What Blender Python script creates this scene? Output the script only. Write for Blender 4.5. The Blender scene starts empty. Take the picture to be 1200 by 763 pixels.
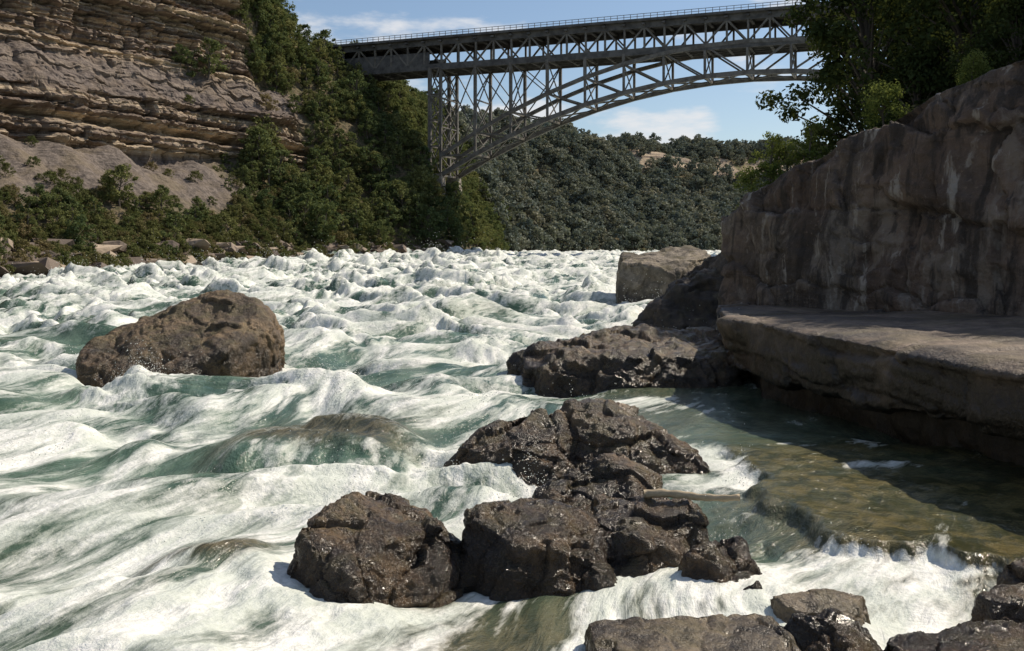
import bpy, bmesh, math, random
import numpy as np
from mathutils import Vector
random.seed(3); RS=np.random.RandomState(5)
scene=bpy.context.scene
# ---------------------------------------------------------------- noise
_p=RS.permutation(256); PERM=np.concatenate([_p,_p,_p])
_g=RS.normal(size=(256,3)); G3=_g/np.linalg.norm(_g,axis=1)[:,None]
_a=RS.uniform(0,2*math.pi,256); G2=np.stack([np.cos(_a),np.sin(_a)],1)
JT=RS.uniform(0,1,(256,3)); RV=RS.uniform(-1,1,256)
def fade(t): return t*t*t*(t*(t*6-15)+10)
def per2(x,y):
    x=np.asarray(x,float); y=np.asarray(y,float)
    xi=np.floor(x).astype(int); yi=np.floor(y).astype(int); xf=x-xi; yf=y-yi; xi&=255; yi&=255
    u=fade(xf); v=fade(yf)
    def g(i,j):
        h=PERM[PERM[(xi+i)&255]+((yi+j)&255)]; gg=G2[h]
        return gg[...,0]*(xf-i)+gg[...,1]*(yf-j)
    a=g(0,0)*(1-u)+g(1,0)*u; b=g(0,1)*(1-u)+g(1,1)*u
    return (a*(1-v)+b*v)*1.5
def per3(x,y,z):
    xi=np.floor(x).astype(int); yi=np.floor(y).astype(int); zi=np.floor(z).astype(int)
    xf=x-xi; yf=y-yi; zf=z-zi
    u=fade(xf); v=fade(yf); w=fade(zf)
    def g(i,j,k):
        h=PERM[PERM[PERM[(xi+i)&255]+((yi+j)&255)]+((zi+k)&255)]; gg=G3[h]
        return gg[...,0]*(xf-i)+gg[...,1]*(yf-j)+gg[...,2]*(zf-k)
    a=(g(0,0,0)*(1-u)+g(1,0,0)*u)*(1-v)+(g(0,1,0)*(1-u)+g(1,1,0)*u)*v
    b=(g(0,0,1)*(1-u)+g(1,0,1)*u)*(1-v)+(g(0,1,1)*(1-u)+g(1,1,1)*u)*v
    return (a*(1-w)+b*w)*1.5
def fbm2(x,y,o=4,r=.5):
    s=0;a=1
    for i in range(o):
        s=s+a*per2(x*2**i+i*17.3,y*2**i-i*9.1); a*=r
    return s
def fbm3(x,y,z,o=4,r=.5):
    s=0;a=1
    for i in range(o):
        s=s+a*per3(x*2**i+i*17.3,y*2**i-i*9.1,z*2**i+i*3.7); a*=r
    return s
def sst(a,b,x):
    t=np.clip((x-a)/(b-a),0,1); return t*t*(3-2*t)
def vor3(x,y,z):
    """cellular noise: F1, F2, cell value, tilted-facet value"""
    xi=np.floor(x).astype(int); yi=np.floor(y).astype(int); zi=np.floor(z).astype(int)
    f1=np.full(x.shape,9.); f2=np.full(x.shape,9.); idc=np.zeros(x.shape,int); tl=np.zeros(x.shape)
    for i in (-1,0,1):
        for j in (-1,0,1):
            for k in (-1,0,1):
                h=PERM[PERM[PERM[(xi+i)&255]+((yi+j)&255)]+((zi+k)&255)]; J=JT[h]
                dx=x-(xi+i+J[...,0]); dy=y-(yi+j+J[...,1]); dz=z-(zi+k+J[...,2])
                d=np.sqrt(dx*dx+dy*dy+dz*dz)
                g=G3[(h*7+3)&255]; t_=dx*g[...,0]+dy*g[...,1]+dz*g[...,2]
                m=d<f1
                f2=np.where(m,f1,np.minimum(f2,d)); f1=np.where(m,d,f1); idc=np.where(m,h,idc); tl=np.where(m,t_,tl)
    return f1,f2,RV[idc],tl
def joints(u,v,cw,ch):
    """rectangular joint blocks: value, tilt, distance to crack (in metres)"""
    v=v+.35*per2(u*.12,v*.1); r=np.floor(v/ch).astype(int); h=PERM[r&255]
    uu=u+(h/255.)*cw+.25*per2(u*.3,v*.4); wv=cw*(.6+.8*(PERM[(r+31)&255]/255.)); c=np.floor(uu/wv).astype(int)
    k=PERM[PERM[(c+h)&255]+(r&255)]; fu=uu/wv-c; fv=v/ch-r
    d=np.minimum(np.minimum(fu,1-fu)*wv,np.minimum(fv,1-fv)*ch)
    t=(fu-.5)*G2[k,0]+(fv-.5)*G2[k,1]
    return RV[k],t,d
# ---------------------------------------------------------------- mesh helpers
def mk_mesh(name,V,F,smooth=True):
    V=np.asarray(V,np.float32); F=np.asarray(F,np.int32); n=F.shape[1]
    me=bpy.data.meshes.new(name)
    me.vertices.add(len(V)); me.vertices.foreach_set('co',V.ravel())
    me.loops.add(F.size); me.loops.foreach_set('vertex_index',F.ravel())
    me.polygons.add(len(F)); me.polygons.foreach_set('loop_start',np.arange(0,F.size,n,dtype=np.int32))
    try: me.polygons.foreach_set('loop_total',np.full(len(F),n,np.int32))
    except Exception: pass
    me.polygons.foreach_set('use_smooth',np.full(len(F),smooth) if isinstance(smooth,bool) else smooth)
    me.update(calc_edges=True); me.validate()
    return me
def add_ob(name,me,mats=(),parent=None):
    ob=bpy.data.objects.new(name,me); scene.collection.objects.link(ob)
    if me is not None:
        for m in mats: me.materials.append(m)
    if parent: ob.parent=parent
    return ob
def fattr(me,name,arr):
    a=me.attributes.new(name,'FLOAT','POINT'); a.data.foreach_set('value',np.asarray(arr,np.float32).ravel())
def vattr(me,name,arr):
    a=me.attributes.new(name,'FLOAT_VECTOR','POINT'); a.data.foreach_set('vector',np.asarray(arr,np.float32).ravel())
def gridF(nr,nc):
    i=np.arange(nr-1)[:,None]*nc+np.arange(nc-1)[None,:]
    return np.stack([i,i+1,i+nc+1,i+nc],-1).reshape(-1,4)
# ---------------------------------------------------------------- node helpers
class NT:
    def __init__(s,name):
        s.m=bpy.data.materials.new(name); s.m.use_nodes=True; s.t=s.m.node_tree
        s.t.nodes.clear(); s.out=s.n('ShaderNodeOutputMaterial')
    def n(s,t,**k):
        x=s.t.nodes.new(t)
        for a,b in k.items(): setattr(x,a,b)
        return x
    def l(s,a,b): s.t.links.new(a,b)
    def set(s,inp,v):
        if isinstance(v,(int,float)): inp.default_value=v
        elif isinstance(v,tuple): inp.default_value=v if len(v)!=3 or inp.type!='RGBA' else (*v,1)
        else: s.l(v,inp)
    def math(s,op,a,b=0.0,c=0.0,clamp=False):
        x=s.n('ShaderNodeMath',operation=op); x.use_clamp=clamp
        s.set(x.inputs[0],a); s.set(x.inputs[1],b); s.set(x.inputs[2],c); return x.outputs[0]
    def mr(s,v,a,b,c=0.,d=1.,smooth=True):
        x=s.n('ShaderNodeMapRange'); x.interpolation_type='SMOOTHSTEP' if smooth else 'LINEAR'
        s.set(x.inputs[0],v)
        for i,q in enumerate((a,b,c,d)): s.set(x.inputs[i+1],q)
        return x.outputs[0]
    def mix(s,f,a,b,bt='MIX'):
        x=s.n('ShaderNodeMix',data_type='RGBA',blend_type=bt)
        s.set(x.inputs[0],f); s.set(x.inputs[6],a); s.set(x.inputs[7],b); return x.outputs[2]
    def noise(s,vec,scale,detail=4,rough=.55,dist=0.):
        x=s.n('ShaderNodeTexNoise'); s.l(vec,x.inputs['Vector'])
        x.inputs['Scale'].default_value=scale; x.inputs['Detail'].default_value=detail
        x.inputs['Roughness'].default_value=rough; x.inputs['Distortion'].default_value=dist
        return x.outputs[0]
    def obj(s): return s.n('ShaderNodeTexCoord').outputs['Object']
    def scale(s,vec,v,rot=(0,0,0)):
        x=s.n('ShaderNodeMapping'); s.l(vec,x.inputs[0]); x.inputs['Scale'].default_value=v; x.inputs['Rotation'].default_value=rot
        return x.outputs[0]
    def attr(s,n,f=True):
        x=s.n('ShaderNodeAttribute',attribute_name=n); return x.outputs['Fac' if f else 'Vector']
    def bump(s,h,st,dist,nrm=None):
        x=s.n('ShaderNodeBump'); s.l(h,x.inputs['Height']); x.inputs['Strength'].default_value=st; x.inputs['Distance'].default_value=dist
        if nrm: s.l(nrm,x.inputs['Normal'])
        return x.outputs[0]
    def pbsdf(s,col,rough,nrm=None,spec=.5,ior=None):
        x=s.n('ShaderNodeBsdfPrincipled'); s.set(x.inputs['Base Color'],col); s.set(x.inputs['Roughness'],rough)
        s.set(x.inputs['Specular IOR Level'],spec)
        if ior: x.inputs['IOR'].default_value=ior
        if nrm: s.l(nrm,x.inputs['Normal'])
        return x.outputs[0]
    def done(s,sh): s.l(sh,s.out.inputs[0]); return s.m

def rock_mat(name,dark,light,wetz=(0.2,1.3),rw=.2,rd=.6,fs=1.0,streak=False,bd=.05,pale=None,moss=0.,wet_shade_k=.45,spec=.5):
    t=NT(name); o=t.obj()
    n1=t.noise(o,.9*fs,4,.6,.3); n2=t.noise(o,5*fs,5,.68); n3=t.noise(o,24*fs,4,.65)
    sz=t.n('ShaderNodeSeparateXYZ'); t.l(o,sz.inputs[0])
    dry=t.mr(t.math('ADD',sz.outputs[2],t.math('MULTIPLY',t.math('SUBTRACT',n1,.5),1.8)),wetz[0],wetz[1])
    c=t.mix(t.mr(n2,.35,.68),dark,light)
    c=t.mix(t.mr(n1,.38,.62),tuple(a*.5 for a in dark),c)
    c=t.mix(t.math('MULTIPLY',t.mr(n3,.55,.72),.5),c,tuple(min(1,a*1.5) for a in light))
    if moss>0:
        mn=t.noise(o,1.7*fs,4,.65,.2); g=t.n('ShaderNodeNewGeometry'); s2=t.n('ShaderNodeSeparateXYZ'); t.l(g.outputs['Normal'],s2.inputs[0])
        c=t.mix(t.math('MULTIPLY',t.math('MULTIPLY',t.mr(mn,.47,.6),t.mr(s2.outputs[2],.2,.8)),moss),c,(.11,.09,.03))
    if streak:
        st=t.noise(t.scale(o,(1.5,1.5,.14)),1.0,5,.65,.5); big=t.noise(o,.22,4,.6)
        lay=t.noise(t.scale(o,(.12,.12,1.6),(.12,.14,0)),.9,4,.65)
        pat=t.noise(t.scale(o,(1,1,.5)),.45,5,.62,.8)
        c=t.mix(t.mr(big,.4,.6),c,t.mix(.5,c,(.15,.095,.065)))
        c=t.mix(t.math('MULTIPLY',t.mr(lay,.45,.36),.5),c,(.06,.045,.035))
        c=t.mix(t.math('MULTIPLY',t.mr(pat,.55,.62),.55),c,(.24,.20,.16))
        c=t.mix(t.math('MULTIPLY',t.mr(st,.57,.66),.7),c,pale or (.38,.34,.29))
        c=t.mix(t.math('MULTIPLY',t.mr(st,.50,.38),.85),c,(.03,.023,.018))
    wet=t.mix(1.0,c,(wet_shade_k,wet_shade_k*.94,wet_shade_k*.86),'MULTIPLY')
    c=t.mix(dry,wet,c)
    r=t.mr(dry,0,1,rw,rd,False)
    r=t.math('ADD',r,t.math('MULTIPLY',t.math('SUBTRACT',n3,.5),.3),clamp=True)
    h=t.math('ADD',t.math('MULTIPLY',n2,1.0),t.math('MULTIPLY',n3,.4))
    b=t.bump(h,.9,bd)
    return t.done(t.pbsdf(c,r,b,spec))

M_wet=rock_mat('wet_rock',(.062,.040,.022),(.19,.122,.060),(.1,1.6),.16,.40,1.2,bd=.10,moss=.55,spec=.55,wet_shade_k=.40)
M_dark=rock_mat('dark_rock',(.045,.032,.022),(.10,.073,.05),(.0,1.2),.3,.65,.7,bd=.09,moss=.3)
M_bould=rock_mat('boulder_rock',(.09,.06,.033),(.26,.175,.092),(.5,1.7),.22,.5,.9,bd=.14,moss=.5)
M_block=rock_mat('pale_rock',(.15,.125,.095),(.31,.26,.20),(.3,1.8),.4,.8,.4,bd=.15,moss=.4)
M_slab=rock_mat('slab_rock',(.09,.068,.042),(.22,.17,.105),(-.2,.8),.22,.42,1.2,bd=.06,moss=.4)
M_wall=rock_mat('stained_rock',(.09,.066,.05),(.195,.147,.11),(-2,0),.6,.85,.35,True,.22)
M_ledge=rock_mat('ledge_rock',(.09,.066,.048),(.20,.15,.11),(1.7,2.5),.35,.7,.5,bd=.1,moss=.3,wet_shade_k=.35)  # front face darkened in colour: real wetness plus painted shade of the undercut

# ---------------------------------------------------------------- rocks
def rock(name,pts,voxel,disp,mat,seed=0,freq=1.,strata=.25,cell=(1.,1.,1.),cellamp=.8,crack=.3,cuts=16,cutr=(.80,.96),low=.95,wall=None):
    rr_=np.random.RandomState(100+seed)
    bm=bmesh.new()
    for p in pts: bm.verts.new(p)
    bmesh.ops.convex_hull(bm,input=bm.verts)
    bm.normal_update(); me=bpy.data.meshes.new('t'); bm.to_mesh(me); bm.free()
    ob=bpy.data.objects.new('t',me); scene.collection.objects.link(ob)
    md=ob.modifiers.new('r','REMESH'); md.mode='VOXEL'; md.voxel_size=voxel
    bpy.context.view_layer.update()
    e=ob.evaluated_get(bpy.context.evaluated_depsgraph_get())
    me2=bpy.data.meshes.new_from_object(e); bpy.data.objects.remove(ob)
    n=len(me2.vertices); co=np.zeros(n*3,np.float32); me2.vertices.foreach_get('co',co); co=co.reshape(-1,3).astype(float)
    c0=co.mean(0); ext=(co.max(0)-co.min(0))/2
    for i in range(cuts):
        v=rr_.normal(size=3); v[2]=abs(v[2])*.8; v/=np.linalg.norm(v); v=v/ext; v/=np.linalg.norm(v)
        pr=(co-c0)@v; m=pr.max()*rr_.uniform(*cutr)
        co=co-v[None]*np.clip(pr-m,0,None)[:,None]*.97
    me2.vertices.foreach_set('co',co.astype(np.float32).ravel()); me2.update()
    no=np.zeros(n*3,np.float32); me2.vertices.foreach_get('normal',no); no=no.reshape(-1,3)
    q=co*freq+seed*7.7; x,y,z=q[:,0],q[:,1],q[:,2]
    d=fbm3(x*.8,y*.8,z*.8,3,.5)*disp*low
    wx=fbm3(x*.8,y*.8,z*.8+9,3)*.35
    if wall is None:
        f1,f2,cv,tl=vor3((x+wx)*cell[0],(y-wx)*cell[1],(z+wx*.5)*cell[2])
        d+=(cv*.5+tl*1.1)*disp*cellamp-(1-sst(0,.07,f2-f1))*disp*crack
        f1,f2,cv,tl=vor3((x-wx)*cell[0]*2.3+4,(y+wx)*cell[1]*2.3,(z-wx)*cell[2]*2.3)
        d+=(cv*.2+tl*.6)*disp*cellamp*.6
    else:
        cw,ch,amp,slope=wall
        U=co[:,0]*.42-co[:,1]*.91; Vv=co[:,2]+U*slope
        wn=fbm3(co[:,0]*.35,co[:,1]*.35,co[:,2]*.35,4)*.75*min(1,ch/2)
        a1,t1,d1=joints(U+wn+.22*co[:,2],Vv+wn*.8,cw,ch); a2,t2,d2=joints(U*1.0+7+wn*.8,Vv+.4+wn*.8,cw*.36,ch*.38)
        ck=sst(-.25,.25,fbm3(co[:,0]*.3+7,co[:,1]*.3,co[:,2]*.3,2))
        d+=(a1*.6+t1*1.3)*amp-(1-sst(.01,.12,d1))*amp*.5*(.35+.65*ck)+(a2*.25+t2*.45)*amp*ck-(1-sst(0,.07,d2))*amp*.18*ck
    d+=fbm3(x*3.5,y*3.5,z*3.5,5,.6)*disp*.28
    zz=z+.3*x+.2*fbm3(x*.5,y*.5,z*.5,2)
    s_=per2(zz*2.6,np.zeros_like(zz)+seed)*3; s_=(np.floor(s_)+sst(.7,1,s_-np.floor(s_)))/2
    d+=s_*disp*strata
    if wall is not None:
        d=np.where(no[:,2]>.55,d*.35,d)
    co=co+no*d[:,None]
    me2.vertices.foreach_set('co',co.astype(np.float32).ravel())
    me2.polygons.foreach_set('use_smooth',np.ones(len(me2.polygons),bool)); me2.update()
    me2.name=name
    return add_ob(name,me2,[mat])
def B(l,z=-.5): return [(a,b,z) for a,b in l]
rock('river_boulder',[(-14.3,33,.4),(-14.4,33.2,1.2),(-14.1,34.4,1.6),(-11,35,2.85),(-10,35,3.05),(-8.5,34.9,2.7),(-8.0,34.3,1.9),
   (-13,37,.5),(-9,37.5,1.5),(-13.9,32,.8),(-11.9,31.2,.4),(-9.0,31.9,1.2)]+B([(-13.8,31.5),(-11.8,30.8),(-9,31.8),(-8.0,34),(-8.5,38),(-13.5,37.5)]),.055,.15,M_bould,1,.8,cuts=9,cutr=(.92,.985),cellamp=.7)
rock('block_boulder',[(8.4,78.5,3.3),(12.8,76.3,3.1),(16.2,80,4.1),(15.5,85,4.8),(9.5,85,4.0)]+B([(8.3,78),(13,75.8),(16.2,80),(16,85),(9,85)]),.14,.25,M_block,2,.4,cuts=8,cutr=(.92,.99))
rock('river_boulder',[(6.5,53,1.2),(8.5,54,2.8),(10.5,54,4.1),(12.5,52,4.5),(9,60,1),(14,60,4.2)]+B([(6.2,52),(12.5,47.5),(16,50),(13,60),(7,58)]),.11,.34,M_dark,3,.5,cuts=12,cutr=(.88,.98))
rock('flat_boulder',[(-.1,34.7,.8),(1.2,32.5,.9),(2,35,1.3),(3.9,31.9,1.0),(5,35,1.6),(7.2,32.3,1.0),(8.5,36,1.5),(4,37.5,1.5)]+B([(-.3,34.5),(1,31.9),(4,30.9),(7.5,31.4),(8.5,37),(1,38)]),.06,.2,M_wet,4,.8,cuts=8,cutr=(.92,.98))
rock('river_boulder',[(-1.3,20,.4),(-.6,19.5,.7),(.1,20.5,1.2),(.9,19.2,.55),(1.1,20.8,1.25)]+B([(-1.4,20),(-.7,18.9),(.8,18.6),(1.8,19.2),(1.2,22),(-.6,22)]),.035,.14,M_wet,5,1.0,cuts=9,cutr=(.88,.97))
rock('river_boulder',[(1,20.5,1.25),(1.5,21,1.5),(2.2,20.3,1.15),(2.6,19.2,.4),(3.5,19.4,.5),(4.0,19.6,.3),(2.7,21.5,1.0)]+B([(.6,19.1),(2.2,18.5),(3.9,18.9),(4.2,20),(2.5,22.5),(.5,22.5)]),.035,.14,M_wet,6,1.0,cuts=9,cutr=(.88,.97))
rock('river_boulder',[(.4,16.2,.6),(1.1,16.5,.95),(1.95,16.5,1.14),(2.45,16.1,.95),(2.5,15.6,.4),(1.1,15.2,.3),(1.9,15.0,.3)]+B([(.2,15.8),(.9,14.9),(2.1,14.8),(2.7,15.6),(2.4,17.3),(.4,17.3)]),.027,.12,M_wet,7,1.2,cuts=9,cutr=(.88,.97))
rock('flat_boulder',[(-.6,13.9,.80),(0,13.3,.55),(.4,14.3,.9),(1.1,13.4,.35),(1.3,14.5,.72),(-.4,14.9,.72)]+B([(-.72,13.4),(0,12.95),(.9,13.0),(1.5,13.6),(1.4,15.1),(-.7,15.1)]),.025,.10,M_wet,8,1.3,cuts=9,cutr=(.88,.98))
rock('flat_boulder',[(1.2,14.2,.6),(1.9,13.75,.42),(2.8,14.4,.66),(2.3,15.1,.8),(1.3,15.3,.8)]+B([(1,13.4),(1.8,13.2),(2.8,13.7),(3.0,14.6),(1.2,15.6)]),.025,.10,M_wet,9,1.3,cuts=9,cutr=(.88,.98))
rock('river_boulder',[(-3.0,12.9,.5),(-2.95,13.1,.95),(-2.4,13.3,1.12),(-2.2,12.3,.6),(-1.5,12.9,.72),(-1,13.5,.66),(-.55,13.9,.35),(-1.5,14.4,.85),(-2.2,14.2,1.0)]+B([(-3.1,12.5),(-2.3,11.9),(-1.4,12.1),(-.7,12.9),(-.3,13.9),(-1,15),(-2.7,14.7)]),.025,.12,M_wet,10,1.1,cuts=9,cutr=(.89,.98))
rock('small_rock',[(2.35,13.3,.42),(2.75,13.5,.78),(3.3,13.7,.45),(2.7,13,.3)]+B([(2.1,13),(2.6,12.5),(3.5,13.2),(3.4,14),(2.4,14.2)]),.022,.09,M_wet,11,1.6,cuts=8)
rock('small_rock',[(2.9,12.7,.24),(3.2,12.8,.28)]+B([(2.7,12.4),(3.3,12.5),(3.5,13),(2.8,13)]),.022,.05,M_wet,12,2.2)
rock('small_rock',[(.95,13.2,.22),(1.4,13.3,.28),(1.2,13.6,.3)]+B([(.8,13.0),(1.5,12.9),(1.7,13.5),(1.0,13.8)]),.022,.06,M_wet,22,2.)
rock('small_rock',[(.1,15.8,.42),(.5,15.7,.5),(.3,16.2,.5)]+B([(-.3,15.6),(.5,15.2),(.8,16),(.1,16.6)]),.025,.08,M_wet,23,1.8)
rock('flat_rock_slab',[(.85,11.3,.28),(2.9,11.45,.34),(3.0,10.3,.3),(.9,9.6,.28)]+B([(.8,11.35),(2.9,11.5),(3.1,10.2),(.8,9.5)]),.022,.05,M_slab,13,1.4,cuts=3,cutr=(.95,.99),strata=.6)
rock('flat_rock_slab',[(3.1,11.9,.36),(3.7,12.0,.42),(4.2,11.9,.36),(3.9,11.4,.3),(3.2,11.5,.32)]+B([(3,11.6),(3.5,11.3),(4.4,11.6),(4.3,12.3),(3.1,12.3)]),.022,.06,M_slab,14,1.8,cuts=6,cutr=(.9,.98))
rock('river_boulder',[(2.75,10.8,.42),(3.3,11.0,.6),(3.9,10.8,.45),(3.4,10.1,.45)]+B([(2.5,10.6),(2.9,9.7),(3.9,9.9),(4.2,10.8),(3.2,11.3)]),.022,.1,M_wet,15,1.4)
rock('flat_rock_slab',[(4.0,10.8,.28),(4.9,11.1,.34),(5.8,11.0,.34),(5.6,10.1,.34),(4.3,10.1,.3)]+B([(3.9,10.9),(4.3,9.9),(5.9,9.8),(6.1,11.1),(4.8,11.4)]),.025,.08,M_wet,16,1.6,cuts=5,cutr=(.92,.98),strata=.6)
rock('river_boulder',[(5.3,11.6,.36),(6.0,11.9,.44),(7.0,11.7,.6),(6.4,10.6,.5)]+B([(5.0,11.4),(5.7,10.2),(7.6,9.6),(7.8,11.9),(6.1,12.4)]),.028,.11,M_wet,17,1.2,cuts=6)
rock('river_boulder',[(6.2,12.8,.4),(7.4,13,.6),(7.2,12.2,.5)]+B([(5.9,12.6),(6.8,12),(8,12.0),(8,13.4),(6.8,13.5)]),.028,.1,M_wet,18,1.2,cuts=6)
rock('ledge_slab',[(6.4,30,2.4),(8.6,17,2.35),(10.4,11,2.6),(20,11,3),(20,38,2.6),(8.1,39,2.3),
                   (6.5,29.8,.8),(8.8,17.2,1.2),(10.7,11.2,1.2),(20,11,1),(20,38,.6),(8.2,39,.3)],.07,.14,M_ledge,19,.55,.4,cuts=0,low=.6,wall=(3.8,.9,.17,.02))
rock('ledge_base',[(7.4,30,.9),(10.1,18,1.3),(11.7,12,1.4),(20,12,1.2),(20,38,1),(8.8,38,1)]+B([(7.5,30),(10.2,18),(11.8,12),(20,12),(20,38),(8.9,38)]),.14,.2,M_dark,20,.7,cuts=0)
rock('rock_wall',[(8.5,40,1.5),(10.6,35,1.5),(14.2,28,1.5),(18.5,20,1.5),(8.7,41,5.6),(9.9,39.6,6.9),(12.0,36,8.2),(13.7,32.5,9.5),(15.0,29.5,10.1),(19.3,21,11.6),
                  (14,47,6.7),(24,40,10),(27,28,12),(27,20,12),(13,47,1),(26,40,1),(26,20,1)],.075,.34,M_wall,21,.34,.15,cuts=0,low=1.0,wall=(3.6,2.7,.34,.12))

# ---------------------------------------------------------------- terrain (left & far gorge)
ST=[
 [(-80,-40),(-130,-10,22),(-133,-8,35),(-142,-3,46),(-147,0,85),(-400,150,90)],
 [(-72,60),(-122,110,23),(-124,111,36),(-132,116,47),(-137,119,85),(-400,260,90)],
 [(-64,128),(-106,172,24),(-108,173,37),(-116,178,48),(-121,181,85),(-380,330,90)],
 [(-57,175),(-88,210,25),(-90,211,38),(-98,216,48),(-102,219,84),(-340,380,90)],
 [(-47,218),(-71,243,26),(-73,244,39),(-80,249,49),(-84,252,83),(-300,420,88)],
 [(-30,248),(-58,270,27),(-60,271,40),(-67,277,50),(-72,281,74),(-260,450,80)],
 [(-14,272),(-30,302,30),(-38,308,40),(-46,315,52),(-62,331,64),(-220,480,70)],
 [(-5,320),(-28,345,30),(-34,351,42),(-42,358,54),(-55,372,68),(-200,520,72)],
 [(0,390),(-18,430,32),(-22,440,44),(-28,450,56),(-38,468,70),(-150,640,74)],
 [(22,430),(0,500,33),(-3,508,45),(-8,520,56),(-18,535,70),(-100,750,76)],
 [(60,465),(45,570,34),(43,580,46),(40,595,58),(30,640,71),(-20,900,78)],
 [(111,510),(115,640,34),(115,655,46),(113,670,58),(105,730,73),(80,1000,80)],
 [(170,530),(185,670,35),(186,690,47),(188,700,59),(185,780,76),(190,1100,84)],
 [(280,520),(300,660,35),(302,680,47),(305,700,60),(310,780,78),(350,1200,88)],
 [(420,480),(450,600,35),(455,620,47),(460,640,60),(480,720,80),(600,1100,90)]]
CP=[]
for s in ST:
    sh=np.array([*s[0],0.]); C=np.array(s[1],float); d=(sh-C)*[1,1,0]; d/=np.linalg.norm(d)
    CP.append([sh+d*22+[0,0,-7],sh]+[np.array(q,float) for q in s[1:]])
CP=np.array(CP)
NS=860
tt=np.interp(np.linspace(0,1,NS),[0,.05,.66,.84,1],[0,1.7,6,9,14])
def catmull(P,t):
    i=np.clip(np.floor(t).astype(int),0,len(P)-2); f=(t-i)[:,None,None]
    p0=P[np.clip(i-1,0,len(P)-1)];p1=P[i];p2=P[i+1];p3=P[np.clip(i+2,0,len(P)-1)]
    return .5*((2*p1)+(-p0+p2)*f+(2*p0-5*p1+4*p2-p3)*f*f+(-p0+3*p1-3*p2+p3)*f**3)
L=catmull(CP,tt)
segs=[6,54,54,28,120,30]; ww=[]
for k,nn in enumerate(segs): ww+=list(k+np.arange(nn)/nn)
ww=np.array(ww+[6.]); NW=len(ww)
ki=np.clip(np.floor(ww).astype(int),0,5); kf=(ww-ki)
X=L[:,ki,:]*(1-kf)[None,:,None]+L[:,ki+1,:]*kf[None,:,None]
T=np.repeat(tt[:,None],NW,1); Wp=np.repeat(ww[None,:],NS,0)
outn=L[:,2,:2]-L[:,5,:2]; outn/=np.linalg.norm(outn,axis=1)[:,None]
edge=4.95+.15*per2(X[...,2]*.1,X[...,1]*.1); edge=np.where(Wp>3.8,edge-.35,edge)
rockm=(1-sst(0,.35,T-edge))*sst(1.97,2.04,Wp)*(1-sst(5.0,5.06,Wp))
shale=(1-sst(0,.35,T-edge))*sst(2.95,3.1,Wp)*(1-sst(3.8,4.02,Wp))
x,y,z=X[...,0].copy(),X[...,1].copy(),X[...,2].copy()
al=x*.6+y*.8
zz=z+.5*fbm2(al*.012,z*.02,2)
zero=np.zeros_like(zz)
bed=per2(zz*.45,zero+.5)*4; bed=(np.floor(bed)+sst(.8,1,bed-np.floor(bed)))*.75
bed2=per2(zz*1.3,al*.008+7)*4; bed2=(np.floor(bed2)+sst(.8,1,bed2-np.floor(bed2)))*.28
j1,jt1,jd1=joints(al,zz,7.,3.4); j2,jt2,jd2=joints(al+3,zz,2.6,1.2)
blk=j1*1.1+jt1*1.3-(1-sst(.1,.6,jd1))*1.0+j2*.5+jt2*.4-(1-sst(0,.35,jd2))*.35
big=fbm2(al*.035,z*.012,3)*3.4
push=(bed+bed2+blk+big+fbm3(x*.6,y*.6,z*.9,3)*.35)*rockm*(1-.6*shale)
soil=sst(1.0,1.6,Wp)*(1-rockm)
X[...,0]+=outn[:,None,0]*push; X[...,1]+=outn[:,None,1]*push
X[...,2]+=fbm3(x*.03,y*.03,z*.03,4)*4.5*soil*sst(1.0,2.0,Wp)+fbm3(x*.5,y*.5,z*.5,3)*.35
X[...,2]+=soil*sst(6.6,7.6,T)*fbm2(x*.016,y*.016,3)*8*sst(1.5,3,Wp)
X[...,2]-=shale*fbm2(al*.1,zero,3)*2
X[...,2]+=per2(al*.16,zero+3)*1.5*(1-rockm)*sst(1.1,1.5,Wp)*(1-sst(1.9,2.1,Wp))
farcl=sst(10.4,10.7,T)*(1-sst(12.6,13,T))*sst(3.6,3.9,Wp+.35*per2(T*5,zero))*(1-sst(4.5,4.7,Wp+.3*per2(T*7,zero+4)))
rockm=np.maximum(rockm,farcl)
scree=sst(1.35,1.6,Wp+.18*fbm2(al*.05,z*.08,3))*(1-sst(2.0,2.05,Wp))*(1-sst(3.7,4.3,T))*sst(1.2,2.2,T)
Ft=gridF(NS,NW)[:,::-1]
tm=mk_mesh('gorge_terrain',X.reshape(-1,3),Ft,rockm.ravel()[Ft[:,0]]<.5)
fattr(tm,'rockm',rockm); fattr(tm,'shale',np.maximum(shale,scree)); 
t=NT('gorge_ground'); o=t.obj()
band=t.noise(t.scale(o,(.012,.012,1.0)),.36,5,.7,.05); band2=t.noise(t.scale(o,(.05,.05,1.6)),1.0,4,.7)
n1=t.noise(o,.12,4,.6); n2=t.noise(o,.9,5,.65); n3=t.noise(t.scale(o,(1,1,.25)),.5,4,.6)
rc=t.mix(t.mr(band,.43,.57),(.18,.14,.11),(.52,.415,.285))
rc=t.mix(t.math('MULTIPLY',t.mr(band2,.49,.42),.6),rc,(.10,.073,.06))
rc=t.mix(t.math('MULTIPLY',t.mr(n1,.50,.68),.6),rc,(.22,.165,.13))
rc=t.mix(t.math('MULTIPLY',t.mr(n3,.54,.7),.6),rc,(.48,.40,.29))
sc=t.mix(t.mr(n2,.35,.7),(.11,.09,.082),(.22,.187,.165))
sc=t.mix(t.mr(n1,.45,.65),sc,t.mix(.5,sc,(.21,.16,.11)))
so=t.mix(t.mr(n2,.35,.65),(.06,.06,.03),(.17,.13,.08))
so=t.mix(t.mr(n1,.5,.7),so,(.09,.10,.035))
c=t.mix(t.attr('rockm'),so,rc); c=t.mix(t.math('MULTIPLY',t.attr('shale'),.85),c,sc)
h=t.math('ADD',t.math('MULTIPLY',band2,1.),n2)
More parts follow.
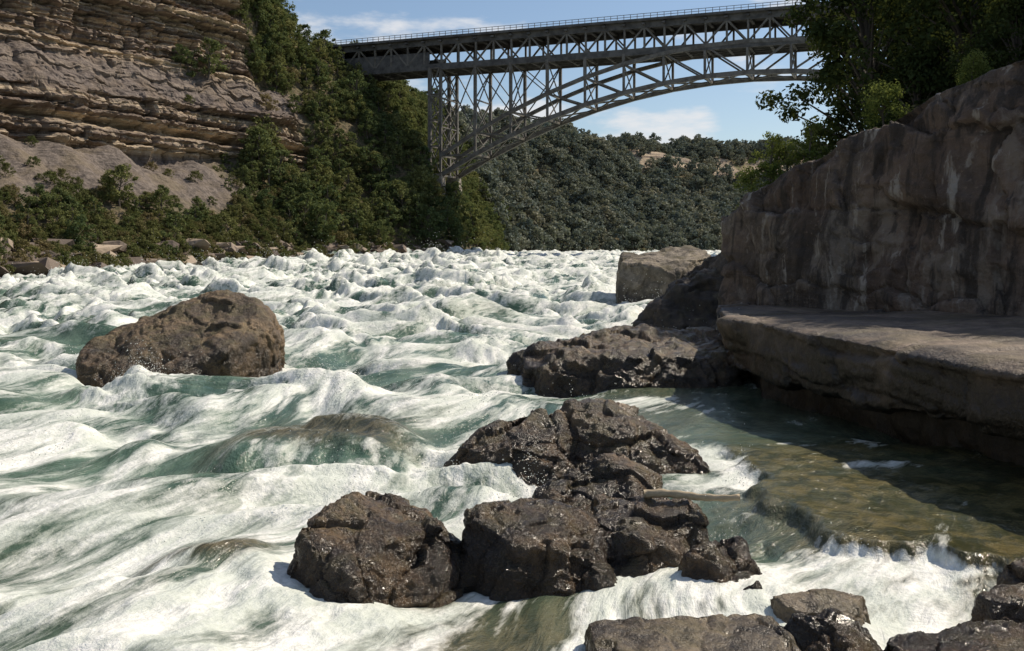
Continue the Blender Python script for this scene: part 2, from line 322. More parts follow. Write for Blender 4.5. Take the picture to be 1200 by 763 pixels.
M_ground=t.done(t.pbsdf(c,.9,t.bump(h,1.,.6),.2))
add_ob('gorge_terrain',tm,[M_ground])
# ---------------------------------------------------------------- right bank
def xr(y): return np.interp(y,[-60,5,12,20,32,38,45,60,100,200,260,350,500,700],[16,14,16,20,18,15,15.5,20,36,85,128,170,260,420])
def zr(x,y):
    d=x-xr(y); e=7*(1-np.exp(-np.clip(d,0,None)/3))+.5*np.clip(d,0,None)
    e=np.minimum(e,70+0*e); e=np.where(d<0,d*.8,e)
    return e+fbm2(x*.08,y*.08,4)*1.2*sst(0,6,d)
ys=np.concatenate([np.linspace(-60,120,200),np.linspace(122,700,150)]); ds=np.concatenate([np.linspace(-8,40,110),np.linspace(42,260,50)])
YY,DD=np.meshgrid(ys,ds,indexing='ij'); XX=xr(YY)+DD; ZZ=zr(XX,YY)
rm=mk_mesh('riverbank',np.stack([XX,YY,ZZ],-1).reshape(-1,3),gridF(len(ys),len(ds)))
t=NT('bank_soil'); o=t.obj(); n1=t.noise(o,.6,4,.6); n2=t.noise(o,4,4,.6)
M_bank=t.done(t.pbsdf(t.mix(t.mr(n1,.4,.6),(.05,.045,.025),(.07,.08,.03)),.9,t.bump(n2,.8,.2),.2))
add_ob('riverbank',rm,[M_bank])

# ---------------------------------------------------------------- water
rocksE=[(-11.3,34,3.4,2.9),(12,80,4.5,4),(10,54,4,5),(4,34,4.6,3),(0.3,20.4,1.7,1.7),(2.3,20.4,1.9,1.7),(1.4,16,1.2,1.1),(.4,14,1.1,1.1),(1.9,14.4,1.1,1.0),(-1.8,13.3,1.3,1.4),(2.8,13.4,.7,.8),(1.8,10.6,1.2,1),(3.4,11,.9,.9),(4.9,10.8,1,.9),(6.7,11.3,1,1.0)]
def rid(a,b,e=.03): return 1-(np.sqrt(per2(a,b)**2+e)-math.sqrt(e)*.5)*2.1
def water(x,y):
    a=x*.42+y*.907; b=x*.907-y*.42
    wp=fbm2(x*.10,y*.10,2)*3.0; wq=fbm2(x*.11+40,y*.11,2)*2.6
    far=sst(28,100,y); vfar=sst(110,240,y); mid=sst(16,45,y)
    near=1-sst(12,20,y); left=1-sst(-3,1.5,x)
    base=1.8*sst(70,280,y)
    r14=rid((a+wp*2)/13,(b+wq*2)/19,.016)
    r8=rid((a+wp*1.6)/7.5+31,(b+wq*1.6)/10.5,.016)
    r5=rid((a+wp)/4.4+9,(b+wq)/7.0,.016)
    r3=rid((a+wp*1.2)/2.3+3,(b+wq*1.2)/4.0+8,.02)
    n2=fbm2((a+wp)/2.4,(b+wq)/3.2,3,.5)
    n5=fbm2((a+wp)/8,(b+wq)/10+3,3,.5)
    pl=sst(.1,.8,fbm2((a+wp)/9+21,(b+wq)/12,3,.5))
    calm=sst(1.2,3.6,x)*sst(21.5,24,y)*(1-sst(31,36,y))
    sdv=np.minimum(x-4.3+.5*per2(y*.8,x*.3)+.15*per2(y*3.1,x*2),y-(14.9-.8*(x-4.6))+.5*per2(x*.9,y*.2)+.2*per2(x*3.3,y*2)+.09*per2(x*9,y*5))
    shb=1-sst(20.5,23.5,y)
    shelf=sst(-.08,.30,sdv)*shb
    apron=sst(-1.4,-.1,sdv)*shb
    quiet=np.clip(1-calm*.85-shelf*.94-.5*apron,0.05,1)
    amp=(.85+.6*left*(1-near*.4))
    z=base+((r14*.75+r8*.5)*(.26+.95*far)+(r5*(.42+.25*far)*(1-.45*near)+r3*(.16+.10*far)+n2*(.15+.12*far)*(1-.2*near)+n5*.28*(1-.5*near))*amp+pl*(.3+.6*far)*amp)*quiet
    z-=(.55+.80*far)*quiet-.12*near*quiet
    z+=vfar*(.9*rid(x/11+3,y/17+wp*.1,.02)+.4*rid(x/6+13,y/9,.02))
    b1=sst(19.2,20.9,y+.4*fbm2(x*.8,y*.2,3))*(1-sst(22.5,26,y))*sst(-7,-5.4,x)*(1-sst(-3.0,-1.4,x))
    b2=sst(12.9,13.6,y+.2*per2(x,y*.2))*(1-sst(14,15.6,y))*sst(-5.6,-4.8,x)*(1-sst(-3.9,-3.1,x))
    z=z*(1-.5*b1)+.6*b1+.22*b2
    z=z*(1-apron*.75)+apron*.75*(.10+.10*n2)
    z=z*(1-shelf)+shelf*(.30+.05*n2+.025*per2(x*3,y*3))
    z+=.12*calm
    sl=fbm2((a+wp)/8+70,(b+wq)/3.0,5,.58)
    st=fbm2((a+wp*1.1)/6.5+30,(b+wq)/1.2,4,.6)
    f=.46+.38*(r5-.5)+.28*(r14-.55)+.20*(r3-.5)+.26*(r8-.5)+.60*sl+.46*st+.22*n2+.12*far+.3*pl
    f+= -.6*calm-1.15*shelf
    f-=.6*b1*sst(20.6,21.4,y); f+=.10*b1*(1-sst(20.6,21.2,y))-.4*b2
    ed=shelf*(1-shelf)*4*shb; pn=fbm2(x*1.7,y*1.7,4,.6); f+=.70*ed*(.45+1.0*pn); f+=apron*(1-shelf)*(-.05+.6*fbm2(x*1.2,y*1.2,4,.6))
    for (cx,cy,rx,ry) in rocksE:
        d=np.sqrt(((x-cx)/rx)**2+((y-cy)/ry)**2)
        k=np.exp(-((d-1.05)/.3)**2)
        bias=.55+.45*np.clip((y-cy)/ry,-1,1)*1.0
        w=.62 if cy<30 or cx<0 else .3
        f+=w*k*(.45+.55*bias)
        z+=.12*k*np.clip(bias,0,1)*quiet*(rx/1.5 if rx<3.5 else 1.6)*(1-shelf)
    mossy=shelf*(.7+.3*n2)
    brown=np.clip(b1*.9*sst(20.3,21.2,y)+b2*.9+.7*(1-sst(11,15,y))*sst(-3.2,-.5,x)*.8+.3*near+.5*calm+.6*apron,0,1)
    chop=fbm2((a+wp)/1.0,(b+wq)/.75,4,.55); turb=sst(.55,1.1,f)
    z+=(chop*(.028+.035*turb)+.055*turb*mid*rid((a+wp)/.9+5,(b+wq)/1.2,.02))*quiet*(1+1.3*far)
    return z,f,mossy,brown,a+wp*.6,b+wq*.6
NR,NC=1080,940
yy=np.exp(np.linspace(math.log(3.5),math.log(620),NR)); ss=np.linspace(-1,1,NC)
Yg=np.repeat(yy[:,None],NC,1); Xg=ss[None,:]*(.62*Yg+7)
Zg,fo,mo,br,fa,fb=water(Xg,Yg)
wm=mk_mesh('river_water',np.stack([Xg,Yg,Zg],-1).reshape(-1,3),gridF(NR,NC))
fattr(wm,'foam',fo); fattr(wm,'mossy',mo); fattr(wm,'brown',br)
vattr(wm,'flow',np.stack([fb,fa*.28,Zg*1.0],-1).reshape(-1,3))
t=NT('rapids_water'); fl=t.attr('flow',False); o=t.obj()
A=t.noise(fl,1.1,6,.68,.4); Bn=t.noise(fl,5.0,5,.68,.35); Cn=t.noise(o,11,4,.62)
val=t.math('ADD',t.attr('foam'),t.math('ADD',t.math('MULTIPLY',t.math('SUBTRACT',A,.5),2.0),t.math('MULTIPLY',t.math('SUBTRACT',Bn,.5),1.7)))
fac=t.mr(val,.22,.90,0,1,False)
wc=t.mix(t.mr(A,.35,.65),(.048,.092,.064),(.135,.20,.145))
wc=t.mix(t.math('MULTIPLY',t.attr('brown'),.85,clamp=True),wc,t.mix(t.mr(Bn,.4,.6),(.048,.037,.019),(.16,.125,.068)))
wc=t.mix(t.math('MULTIPLY',t.attr('mossy'),.95,clamp=True),wc,t.mix(t.mr(t.noise(o,1.5,5,.72,.5),.42,.6),(.034,.036,.012),(.15,.12,.045)))
fc=t.mix(t.mr(Cn,.3,.62),(.66,.67,.62),(.83,.83,.79))
fc=t.mix(t.mr(t.noise(fl,1.6,4,.65),.42,.6),t.mix(.5,fc,(.38,.45,.38)),fc)
col=t.mix(fac,wc,fc)
rg=t.mr(fac,0,.7,.09,.6,False)
h=t.math('ADD',t.math('MULTIPLY',Bn,1.),t.math('MULTIPLY',Cn,.35))
nb=t.bump(h,.6,.11)
M_water=t.done(t.pbsdf(col,rg,nb,.5,1.33))
add_ob('river_water',wm,[M_water])
# spray droplets (one object)
n=120000
py=np.exp(RS.uniform(math.log(14),math.log(220),n*5)); px=RS.uniform(-.58,.45,n*5)*py
pz,pf,_,_,_,_=water(px,py)
keep=(pf>1.0)&(RS.uniform(size=n*5)<np.clip((pf-.95)*1.3,0,1)); px,py,pz=px[keep][:n],py[keep][:n],pz[keep][:n]
m=len(px); hh=np.abs(RS.normal(size=m))**1.5*.13*(1+py/22); sz=(.003+.005*RS.uniform(size=m)**2)*(1+py/20)
tet=np.array([[1,0,-.7],[-1,0,-.7],[0,1,.7],[0,-1,.7]])
R=RS.normal(size=(m,4,3))*.3
V=np.stack([px,py,pz+hh],-1)[:,None,:]+(tet[None]+R)*sz[:,None,None]
F=(np.arange(m)[:,None,None]*4+np.array([[0,2,3],[1,3,2],[0,3,1],[0,1,2]])[None]).reshape(-1,3)
sp=mk_mesh('water_spray',V.reshape(-1,3),F)
t=NT('spray_white'); d=t.n('ShaderNodeBsdfDiffuse'); d.inputs[0].default_value=(.85,.87,.85,1); q=t.n('ShaderNodeBsdfTranslucent'); q.inputs[0].default_value=(.85,.87,.85,1)
ms=t.n('ShaderNodeMixShader'); t.l(d.outputs[0],ms.inputs[1]); t.l(q.outputs[0],ms.inputs[2]); add_ob('water_spray',sp,[t.done(ms.outputs[0])])

# ---------------------------------------------------------------- driftwood log (rests on the flat boulder)
V=[];F=[]
p0=np.array([1.95,14.75,.86]); p1=np.array([3.25,14.25,.93]); NL=24; K=10
for i in range(NL):
    f=i/(NL-1); c=p0*(1-f)+p1*f+np.array([0,.03*math.sin(f*5),.015*math.sin(f*7)]); r=.062*(1-.3*f)*(1+.12*math.sin(i*1.7))
    for k in range(K):
        a=2*math.pi*k/K; V.append(c+np.array([0,math.cos(a)*r,math.sin(a)*r*(1+.1*math.sin(3*a+i))]))
for i in range(NL-1):
    for k in range(K): F.append([i*K+k,i*K+(k+1)%K,(i+1)*K+(k+1)%K,(i+1)*K+k])
for e in (0,NL-1):
    for k in range(1,K-2,2): F.append([e*K,e*K+k,e*K+k+1,e*K+k+2])
t=NT('driftwood'); o=t.obj()
add_ob('driftwood_log',mk_mesh('driftwood_log',V,F),[t.done(t.pbsdf(t.mix(t.noise(t.scale(o,(1,8,8)),4,5),(.24,.18,.11),(.52,.43,.29)),.7,t.bump(t.noise(t.scale(o,(1,9,9)),8,4),.6,.02)))])

# ---------------------------------------------------------------- bridge
bd=np.array([.930,-.367,0]); bn=np.array([.367,.930,0]); P0=np.array([-22.,307.,0])
def BP(s,w,z): return P0+bd*s+bn*w+np.array([0,0,z])
class Beams:
    def __init__(s): s.V=[];s.F=[]
    def box8(s,c):
        b=len(s.V); s.V+=c
        for f in ((0,3,2,1),(4,5,6,7),(0,1,5,4),(1,2,6,5),(2,3,7,6),(3,0,4,7)): s.F.append([b+i for i in f])
    def beam(s,p,q,w,h=None):
        h=h or w; p=np.array(p);q=np.array(q); d=(q-p)/np.linalg.norm(q-p)
        up=bn if abs(d@bn)<.9 else np.array([0,0,1.]); a=np.cross(d,up); a/=np.linalg.norm(a); b=np.cross(d,a)
        s.box8([p-a*h/2-b*w/2,p+a*h/2-b*w/2,p+a*h/2+b*w/2,p-a*h/2+b*w/2,q-a*h/2-b*w/2,q+a*h/2-b*w/2,q+a*h/2+b*w/2,q-a*h/2+b*w/2])
    def sb(s,s0,s1,w0,w1,z0,z1):
        s.box8([BP(s0,w0,z0),BP(s1,w0,z0),BP(s1,w1,z0),BP(s0,w1,z0),BP(s0,w0,z1),BP(s1,w0,z1),BP(s1,w1,z1),BP(s0,w1,z1)])
    def ob(s,name,mat,par): return add_ob(name,mk_mesh(name,s.V,s.F,False),[mat],par)
t=NT('painted_steel'); o=t.obj()
M_steel=t.done(t.pbsdf(t.mix(t.mr(t.noise(o,.5,4,.65),.35,.65),(.09,.078,.065),(.175,.162,.142)),.6))
t=NT('deck_steel'); o=t.obj()
M_deck=t.done(t.pbsdf(t.mix(t.mr(t.noise(o,.4,4,.65),.35,.65),(.055,.052,.05),(.12,.115,.11)),.7))
t=NT('pier_stone'); o=t.obj()
M_pier=t.done(t.pbsdf(t.mix(t.mr(t.noise(o,.7,4,.6),.35,.65),(.2,.17,.14),(.36,.32,.27)),.85,t.bump(t.noise(o,3,5),.7,.2)))
bridge=add_ob('steel_arch_bridge',None)
SP=186.; NP=16; W=12.
zl=lambda s:27+25.7*(1-((s-93)/93)**2)
zu=lambda s:33+28.3*(1-((s-93)/93)**2)
ar=Beams(); col=Beams(); tw=Beams(); dk=Beams(); tr=Beams(); rl=Beams()
for w in (0,W):
    for i in range(NP):
        s0=i*SP/NP; s1=(i+1)*SP/NP
        ar.beam(BP(s0,w,zl(s0)),BP(s1,w,zl(s1)),1.1,1.3); ar.beam(BP(s0,w,zu(s0)),BP(s1,w,zu(s1)),1.0,1.1)
        if i<8: ar.beam(BP(s0,w,zu(s0)),BP(s1,w,zl(s1)),.5)
        else: ar.beam(BP(s0,w,zl(s0)),BP(s1,w,zu(s1)),.5)
    for i in range(NP+1):
        s=i*SP/NP; ar.beam(BP(s,w,zl(s)),BP(s,w,zu(s)),.65)
        if zu(s)<59: col.beam(BP(s,w,zu(s)),BP(s,w,60.2),.85)
    for i in range(NP):
        s0=i*SP/NP; s1=(i+1)*SP/NP; top=60.2
        if zu(s0)<50 and zu(s1)<58 or zu(s1)<50:
            col.beam(BP(s0,w,zu(s0)),BP(s1,w,top),.3); col.beam(BP(s1,w,zu(s1)),BP(s0,w,top),.3)
for i in range(NP+1):
    s=i*SP/NP
    ar.beam(BP(s,0,zl(s)),BP(s,W,zl(s)),.6); ar.beam(BP(s,0,zu(s)),BP(s,W,zu(s)),.5)
    ar.beam(BP(s,0,zl(s)),BP(s,W,zu(s)),.3); ar.beam(BP(s,W,zl(s)),BP(s,0,zu(s)),.3)
    if i<NP:
        s1=(i+1)*SP/NP; ar.beam(BP(s,0,zl(s)),BP(s1,W,zl(s1)),.4); ar.beam(BP(s,W,zl(s)),BP(s1,0,zl(s1)),.4)
    if zu(s)<56:
        z0=zu(s); nseg=max(1,int((60-z0)/9))
        for k in range(nseg):
            a=z0+(60-z0)*k/nseg; b=z0+(60-z0)*(k+1)/nseg
            col.beam(BP(s,0,a),BP(s,W,b),.3); col.beam(BP(s,W,a),BP(s,0,b),.3); col.beam(BP(s,0,b),BP(s,W,b),.4)
zs=[28,36,44,52,60]
for w in (-1,W+1):
    tw.beam(BP(-3.2,w,22),BP(-3.2,w,60.2),1.0)
    for k in range(4):
        a,b=zs[k],zs[k+1]; tw.beam(BP(-3.2,w,a),BP(0,w,b),.3); tw.beam(BP(-3.2,w,b),BP(0,w,a),.3); tw.beam(BP(-3.2,w,b),BP(0,w,b),.4)
for k in range(4):
    a,b=zs[k],zs[k+1]; tw.beam(BP(-3.2,-1,a),BP(-3.2,W+1,b),.35); tw.beam(BP(-3.2,W+1,a),BP(-3.2,-1,b),.35); tw.beam(BP(-3.2,-1,b),BP(-3.2,W+1,b),.45)
S0,S1=-52,206
dk.sb(S0,S1,-1.6,W+1.6,69.0,69.7); dk.sb(S0,S1,.8,W-.8,60.6,61.1)
for w in (-.35,W-.35): dk.sb(S0,S1,w,w+.7,67.2,68.99); dk.sb(S0,S1,w,w+.7,59.6,61.5)
for w in (-.2,W-.2): dk.sb(S0,-3.8,w,w+.4,61.51,65.2)
s=S0
while s<S1:
    dk.beam(BP(s,-1.4,68.3),BP(s,W+1.4,68.3),.5,.9); dk.beam(BP(s,.36,60.1),BP(s,W-.36,60.1),.4,.8); s+=5.81
for w in (3,6,9): dk.sb(S0,S1,w-.15,w+.15,59.9,60.59)
s=S0;i=0
while s<S1-6:
    for w in (0,W):
        tr.beam(BP(s,w,61.2),BP(s,w,67.7),.55)
        if i%2: tr.beam(BP(s,w,61.2),BP(s+5.81,w,67.7),.48)
        else: tr.beam(BP(s,w,67.7),BP(s+5.81,w,61.2),.48)
    s+=5.81;i+=1
for w in (-1.5,W+1.5):
    s=S0
    while s<S1: rl.beam(BP(s,w,69.7),BP(s,w,71.0),.14); s+=1.94
    for z_ in (70.3,71.0): rl.beam(BP(S0,w,z_),BP(S1,w,z_),.13)
ar.ob('arch_ribs',M_steel,bridge); col.ob('spandrel_columns',M_steel,bridge); tw.ob('end_tower',M_steel,bridge)
dk.ob('decks',M_deck,bridge); tr.ob('deck_truss',M_steel,bridge); rl.ob('railings',M_steel,bridge)
pr=Beams()
for w in (0,W):
    for s in (0,SP):
        pr.box8([BP(s-3.8,w-2,5),BP(s+2.5,w-2,5),BP(s+2.5,w+2,5),BP(s-3.8,w+2,5),BP(s-3.2,w-1.3,27.5),BP(s+.8,w-1.3,27.5),BP(s+.8,w+1.3,27.5),BP(s-3.2,w+1.3,27.5)])
pr.sb(-58,-44,-1.5,W+1.5,52,66)
pr.ob('stone_piers',M_pier,bridge)

# ---------------------------------------------------------------- trees
def leafmat(name,a,b,tr=.3,vari=None):
    t=NT(name); g=t.n('ShaderNodeObjectInfo').outputs['Random']; o=t.obj()
    c=t.mix(t.mr(t.noise(o,.9,2,.6),.35,.65),a,b)
    if vari:
        c=t.mix(t.mr(g,0,1,0,.8,False),c,t.mix(t.mr(t.math('FRACT',t.math('MULTIPLY',g,7.3)),.2,.9),vari[0],vari[1]))
    d=t.n('ShaderNodeBsdfDiffuse'); t.l(c,d.inputs[0]); q=t.n('ShaderNodeBsdfTranslucent'); t.l(t.mix(.3,c,(.2,.22,.03)),q.inputs[0])
    m=t.n('ShaderNodeMixShader'); m.inputs[0].default_value=tr; t.l(d.outputs[0],m.inputs[1]); t.l(q.outputs[0],m.inputs[2])
    return t.done(m.outputs[0])
M_leafF=leafmat('forest_foliage',(.095,.12,.05),(.155,.18,.075),.3,((.07,.105,.05),(.22,.21,.085)))
M_leafHaze=leafmat('hazed_foliage',(.155,.175,.145),(.215,.228,.175),.2,((.12,.15,.14),(.28,.265,.195)))  # distance haze put into the leaf colour: paler and bluer than nearer forest
M_leafS=leafmat('shrub_foliage',(.085,.105,.04),(.17,.17,.07),.3,((.075,.10,.04),(.23,.17,.10)))
M_leafD=leafmat('dark_foliage',(.032,.046,.018),(.055,.072,.028),.22)
M_leafL=leafmat('light_foliage',(.12,.16,.045),(.20,.23,.07),.45)
t=NT('bark'); o=t.obj(); M_bark=t.done(t.pbsdf(t.mix(t.noise(t.scale(o,(6,6,1)),3,3),(.05,.04,.03),(.14,.12,.10)),.9))
def tree_mesh(name,seed,H,R,nclus,nleaf,leaf,crown0=.2,mats=None,tubes=True,spread=.2):
    r=np.random.RandomState(seed); V=[];F=[];
    def tube(pts,rads,K=6):
        b=sum(len(v) for v in V); pts=np.array(pts); out=[]
        for i,(p,rd) in enumerate(zip(pts,rads)):
            d=pts[min(i+1,len(pts)-1)]-pts[max(i-1,0)]; d/=np.linalg.norm(d)+1e-9
            u=np.cross(d,[.3,.9,.1]); u/=np.linalg.norm(u)+1e-9; v=np.cross(d,u)
            for k in range(K):
                a=2*math.pi*k/K; out.append(p+rd*(u*math.cos(a)+v*math.sin(a)))
        V.append(np.array(out)); ff=[]
        for i in range(len(pts)-1):
            for k in range(K): ff.append([b+i*K+k,b+i*K+(k+1)%K,b+(i+1)*K+(k+1)%K,b+(i+1)*K+k])
        F.append(np.array(ff))
    lean=r.normal(size=2)*.06*H
    def trunk(f): return np.array([lean[0]*f*f+.03*H*math.sin(f*4+seed),lean[1]*f*f+.02*H*math.sin(f*5+seed*2),H*.92*f])
    tube([trunk(f) for f in np.linspace(0,1,8)],[.024*H*(1-.85*f)+.003*H for f in np.linspace(0,1,8)],7)
    cs=[]
    for i in range(nclus):
        f=crown0+(1-crown0)*r.uniform()**.9; g=(f-crown0)/(1-crown0)
        rad=R*(math.sin(math.pi*min(1,.16+g*.80))**.7)*r.uniform(.35,1.05)*(1+.25*math.sin(3*g*6+seed))
        an=r.uniform(0,2*math.pi); st=trunk(max(0.1,f-.18))
        c=np.array([math.cos(an)*rad,math.sin(an)*rad*.9,f*H])+[lean[0]*f,lean[1]*f,0]
        cs.append(c)
        if tubes and i%2==0: tube([st,(st*.5+c*.5)+[0,0,.02*H],c],[.009*H,.005*H,.002*H],4)
    nb=sum(len(f) for f in F)
    cs=np.array(cs); ci=r.randint(0,len(cs),nleaf); cr=R*spread*r.uniform(.6,1.4,len(cs))
    off=r.normal(size=(nleaf,3)); ln=np.linalg.norm(off,axis=1)[:,None]; dirn=off/ln
    off=dirn*np.clip(ln,.3,2)*.6*cr[ci][:,None]*[1,1,.72]
    c=cs[ci]+off; nrm=dirn*.8+r.normal(size=(nleaf,3))*.5+[0,0,.35]; nrm/=np.linalg.norm(nrm,axis=1)[:,None]
    u=np.cross(nrm,r.normal(size=(nleaf,3))); u/=np.linalg.norm(u,axis=1)[:,None]; v=np.cross(nrm,u)
    s=leaf*r.uniform(.5,1.2,nleaf)[:,None]
    q=np.stack([c-u*s,c-v*s*.55,c+u*s,c+v*s*.55],1)
    b=sum(len(v_) for v_ in V); V.append(q.reshape(-1,3)); F.append(b+np.arange(nleaf*4).reshape(-1,4))
    me=mk_mesh(name,np.concatenate(V),np.concatenate(F),False)
    for m in (mats or [M_bark,M_leafF]): me.materials.append(m)
    mi=np.zeros(len(me.polygons),np.int32); mi[nb:]=1; me.polygons.foreach_set('material_index',mi)
    return me
protos=[tree_mesh('tree_a',11,10,3.8,40,1300,.40),tree_mesh('tree_b',12,10,3.4,36,1200,.40,.12),
        tree_mesh('tree_c',13,10,4.6,46,1500,.42,.15),tree_mesh('tree_d',14,10,2.9,30,1000,.38,.1)]
farp=[tree_mesh('far_tree_a',15,10,4.6,30,420,.8,.2,[M_bark,M_leafHaze],False,.26),tree_mesh('far_tree_b',16,10,3.6,26,380,.8,.15,[M_bark,M_leafHaze],False,.26)]
shr=[tree_mesh('shrub_a',21,10,7.5,36,1100,.65,.02,[M_bark,M_leafS]),tree_mesh('shrub_b',22,10,6.5,30,900,.65,.02,[M_bark,M_leafS])]
def instancer(name,pts,scales,child,childname):
    n=len(pts); a=RS.uniform(0,2*math.pi,n); s=scales/2
    cs=[]
    for k in range(4):
        aa=a+math.pi/2*k+math.pi/4; cs.append(np.stack([pts[:,0]+np.cos(aa)*s*1.414,pts[:,1]+np.sin(aa)*s*1.414,pts[:,2]],-1))
    me=mk_mesh(name,np.stack(cs,1).reshape(-1,3),np.arange(n*4).reshape(-1,4),False)
    ob=add_ob(name,me); ob.instance_type='FACES'; ob.use_instance_faces_scale=True; ob.instance_faces_scale=1.0
    ob.show_instancer_for_render=False; ob.show_instancer_for_viewport=False
    c=add_ob(childname,child,[],ob); return ob
e1=X[1:,:-1]-X[:-1,:-1]; e2=X[:-1,1:]-X[:-1,:-1]; area=np.linalg.norm(np.cross(e1,e2),axis=-1)
Tc=T[:-1,:-1]; Wc=Wp[:-1,:-1]; rk=rockm[:-1,:-1]; scr=scree[:-1,:-1]
cl=fbm2(X[:-1,:-1,0]*.05,X[:-1,:-1,1]*.05,3)
dens=np.where(Wc>1.03,1.,0)*np.clip(1-rk*1.02,0,1)*np.clip(1-scr*1.03,0,1)*(Tc>1)
low=(Tc<4.0)&(Wc<2.0); dens=np.where(low,dens*(.25+1.1*(cl>-.10)),dens)
dens=np.where((Wc>5.0),dens*np.clip(1-(Wc-5)/.45,0,1)*.8,dens)
dens+=.03*rk*(Wc>2.9)*(Wc<4.1)*(Tc>3)
dens*=np.interp(Tc,[0,1.5,5,8,14],[.3,1,1,.75,.5])
def scatter(dn,per,cap):
    p=(dn*area).ravel(); tot=p.sum(); p/=tot; N=int(min(cap,tot/per)); print('n',N,tot)
    ii,jj=np.unravel_index(RS.choice(len(p),N,p=p),area.shape)
    pts=X[ii,jj]+e1[ii,jj]*RS.uniform(size=(N,1))+e2[ii,jj]*RS.uniform(size=(N,1))
    return pts,ii,jj,N
pts,ii,jj,N=scatter(dens*(Tc<8.2),12,4300)
tN,wN=T[ii,jj],Wp[ii,jj]
sc=RS.uniform(.35,1.0,N)*np.where((tN<4.2)&(wN<2),.62,1)*np.where(wN<1.12,.55,1)
big_=RS.uniform(size=N)<.10; sc[big_]*=1.35
pts[:,2]-=.6; kind=RS.randint(0,6,N)
for k in range(4):
    m_=kind==k; instancer('forest',pts[m_],sc[m_],protos[k],'forest_tree')
for k in range(2):
    m_=kind==4+k; instancer('shrubs',pts[m_],sc[m_]*.5,shr[k],'shrub')
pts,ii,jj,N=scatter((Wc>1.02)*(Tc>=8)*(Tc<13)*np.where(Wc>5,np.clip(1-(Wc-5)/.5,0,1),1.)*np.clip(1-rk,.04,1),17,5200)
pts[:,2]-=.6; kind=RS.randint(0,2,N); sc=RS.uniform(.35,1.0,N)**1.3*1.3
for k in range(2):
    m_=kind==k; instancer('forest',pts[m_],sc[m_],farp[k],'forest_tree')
pts,ii,jj,N=scatter((Wc>1.02)*(Wc<1.95)*(Tc>1.6)*(Tc<4.8)*np.clip(1.05-scr,0,1)*(.45+(cl<.15))*np.where(Wc<1.3,1.8,1),6,1700)
instancer('shrubs',pts,RS.uniform(.06,.27,N),shr[0].copy(),'shrub')
n=700; ry=RS.uniform(62,420,n); rd=RS.uniform(3,75,n); rx=xr(ry)+rd
instancer('forest',np.stack([rx,ry,zr(rx,ry)-.5],-1),RS.uniform(.7,1.2,n),protos[0].copy(),'forest_tree')
n=230; ry=RS.uniform(24,62,n); rd=RS.uniform(.5,14,n); rx=xr(ry)+rd
m_=(rx/ry>.31); rx,ry=rx[m_],ry[m_]
instancer('shrubs',np.stack([rx,ry,np.maximum(zr(rx,ry),6.6+.27*(rx-10)*(ry<46))-.2],-1),RS.uniform(.08,.2,len(rx)),shr[1].copy(),'shrub')
nt=[tree_mesh('near_tree_a',31,13,4.2,110,15000,.16,.12,[M_bark,M_leafD],True,.2),tree_mesh('near_tree_b',32,13,4.6,120,16000,.16,.1,[M_bark,M_leafD],True,.19),
    tree_mesh('near_tree_c',33,12,3.8,100,13000,.16,.08,[M_bark,M_leafD],True,.21)]
for i,(x_,y_,k,s_) in enumerate([(18.2,51,0,1.0),(21,45,1,1.0),(26,48,2,1.1),(22.5,58,1,1.1),(24,37,0,.95),(29,41,1,1.0),(20,38.5,2,.62),(31,55,0,1.1),(17.6,44,2,.62),(23.5,33,1,.75),(27,32,2,.95),(22,41,2,.8),(21,35,2,.6),(20.5,30,2,.42)]):
    ob=add_ob('deciduous_tree',nt[k]); ob.location=(x_,y_,max(float(zr(np.array(x_),np.array(y_))),6.5 if y_>31 else 9.5)-.8); ob.rotation_euler=(0,0,i*1.9); ob.scale=(s_,)*3
lt=[tree_mesh('sapling_a',41,3.2,.9,30,2600,.075,.1,[M_bark,M_leafL],True,.3),tree_mesh('sapling_b',42,3.0,1.3,36,3200,.08,.05,[M_bark,M_leafL],True,.28)]
for i,(x_,y_,z_,k,s_) in enumerate([(11.1,42.5,6.6,0,.85),(11.8,42.8,6.8,1,.75),(10.4,43.0,6.0,1,.65),(14.4,38.5,8.4,1,.8),(15.9,34.5,9.4,1,.6),(12.6,42,7.2,0,.8),(17,31,9.9,1,.5)]):
    ob=add_ob('sapling',lt[k]); ob.location=(x_,y_,z_); ob.rotation_euler=(0,0,i*1.3); ob.scale=(s_,)*3
rbm=[]
for sd_ in (1,2):
    bm=bmesh.new(); rr=random.Random(sd_)
    for i in range(14): bm.verts.new((rr.uniform(-1.3,1.3),rr.uniform(-.9,.9),rr.uniform(-.45,.5)))
    g=bmesh.ops.convex_hull(bm,input=bm.verts); 
    bmesh.ops.delete(bm,geom=[v for v in bm.verts if not v.link_faces],context='VERTS')
    rb=bpy.data.meshes.new('boulder'); bm.to_mesh(rb); bm.free(); rbm.append(rb)
t=NT('rubble_rock'); g=t.n('ShaderNodeObjectInfo').outputs['Random']; o=t.obj()
M_rub=t.done(t.pbsdf(t.mix(t.mr(g,.3,1),(.13,.10,.08),(.34,.27,.20)),.85,t.bump(t.noise(o,2,4),.8,.3)))
for rb in rbm:
    rb.materials.append(M_rub)
    n=240; ti=RS.randint(50,NS-300,n); wi=RS.randint(9,18,n); p_=X[ti,wi]+RS.normal(size=(n,3))*[1,1,.1]
    p_[:,2]=np.maximum(p_[:,2],.5+1.7*sst(70,280,p_[:,1]))
    instancer('shore_boulders',p_,RS.uniform(.2,1.1,n)**2*2.2+.3,rb,'boulder')

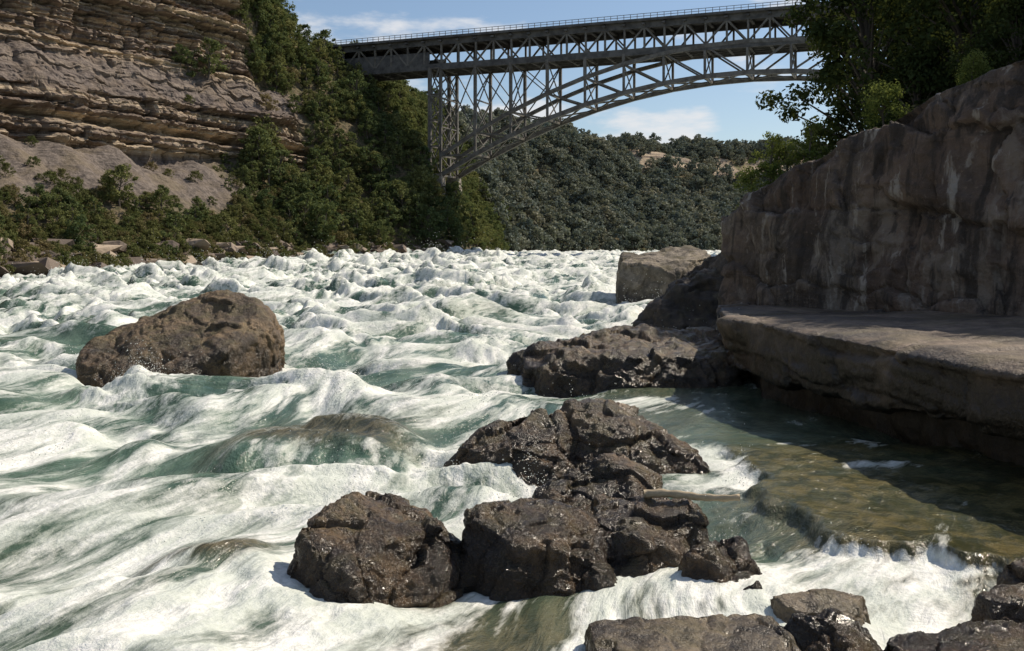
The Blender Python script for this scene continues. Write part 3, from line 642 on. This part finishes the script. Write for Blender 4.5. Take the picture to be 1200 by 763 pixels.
# ---------------------------------------------------------------- world, sun, camera
az=math.radians(60); el=math.radians(48)
w=bpy.data.worlds.new('World'); scene.world=w; w.use_nodes=True; nt_=w.node_tree; nt_.nodes.clear()
out=nt_.nodes.new('ShaderNodeOutputWorld'); bg=nt_.nodes.new('ShaderNodeBackground'); bg.inputs[1].default_value=.11
sky=nt_.nodes.new('ShaderNodeTexSky'); sky.sky_type='NISHITA'; sky.sun_disc=False; sky.sun_elevation=el; sky.sun_rotation=az; sky.air_density=1.0; sky.dust_density=.7; sky.ozone_density=1.8
tc=nt_.nodes.new('ShaderNodeTexCoord'); mp=nt_.nodes.new('ShaderNodeMapping'); mp.inputs['Scale'].default_value=(1,1,3.2); mp.inputs['Location'].default_value=(.3,.1,.2)
nz=nt_.nodes.new('ShaderNodeTexNoise'); nz.inputs['Scale'].default_value=7; nz.inputs['Detail'].default_value=6; nz.inputs['Roughness'].default_value=.55
mr=nt_.nodes.new('ShaderNodeMapRange'); mr.interpolation_type='SMOOTHSTEP'; mr.inputs[1].default_value=.51; mr.inputs[2].default_value=.66; mr.inputs[4].default_value=.85
mx=nt_.nodes.new('ShaderNodeMix'); mx.data_type='RGBA'; mx.inputs[7].default_value=(7.5,7.5,7.6,1)
k=nt_.links.new; k(tc.outputs['Generated'],mp.inputs[0]); k(mp.outputs[0],nz.inputs['Vector']); k(nz.outputs[0],mr.inputs[0]); k(mr.outputs[0],mx.inputs[0]); k(sky.outputs[0],mx.inputs[6]); k(mx.outputs[2],bg.inputs[0]); k(bg.outputs[0],out.inputs[0])
sd=Vector((math.sin(az)*math.cos(el),math.cos(az)*math.cos(el),math.sin(el)))
sl=bpy.data.lights.new('sun','SUN'); sl.energy=5.0; sl.angle=math.radians(.5); sl.color=(1,.89,.74)
so_=bpy.data.objects.new('sun',sl); scene.collection.objects.link(so_); so_.rotation_euler=sd.to_track_quat('Z','Y').to_euler()
cam=bpy.data.cameras.new('camera'); cam.lens=35; cam.sensor_width=36; cam.shift_y=-90.5/1200; cam.clip_end=5000; cam.clip_start=.1
co=bpy.data.objects.new('camera',cam); scene.collection.objects.link(co); co.location=(0,0,4.5); co.rotation_euler=(math.radians(90),0,0); scene.camera=co
scene.view_settings.view_transform='Standard'; scene.view_settings.look='None'; scene.view_settings.exposure=0
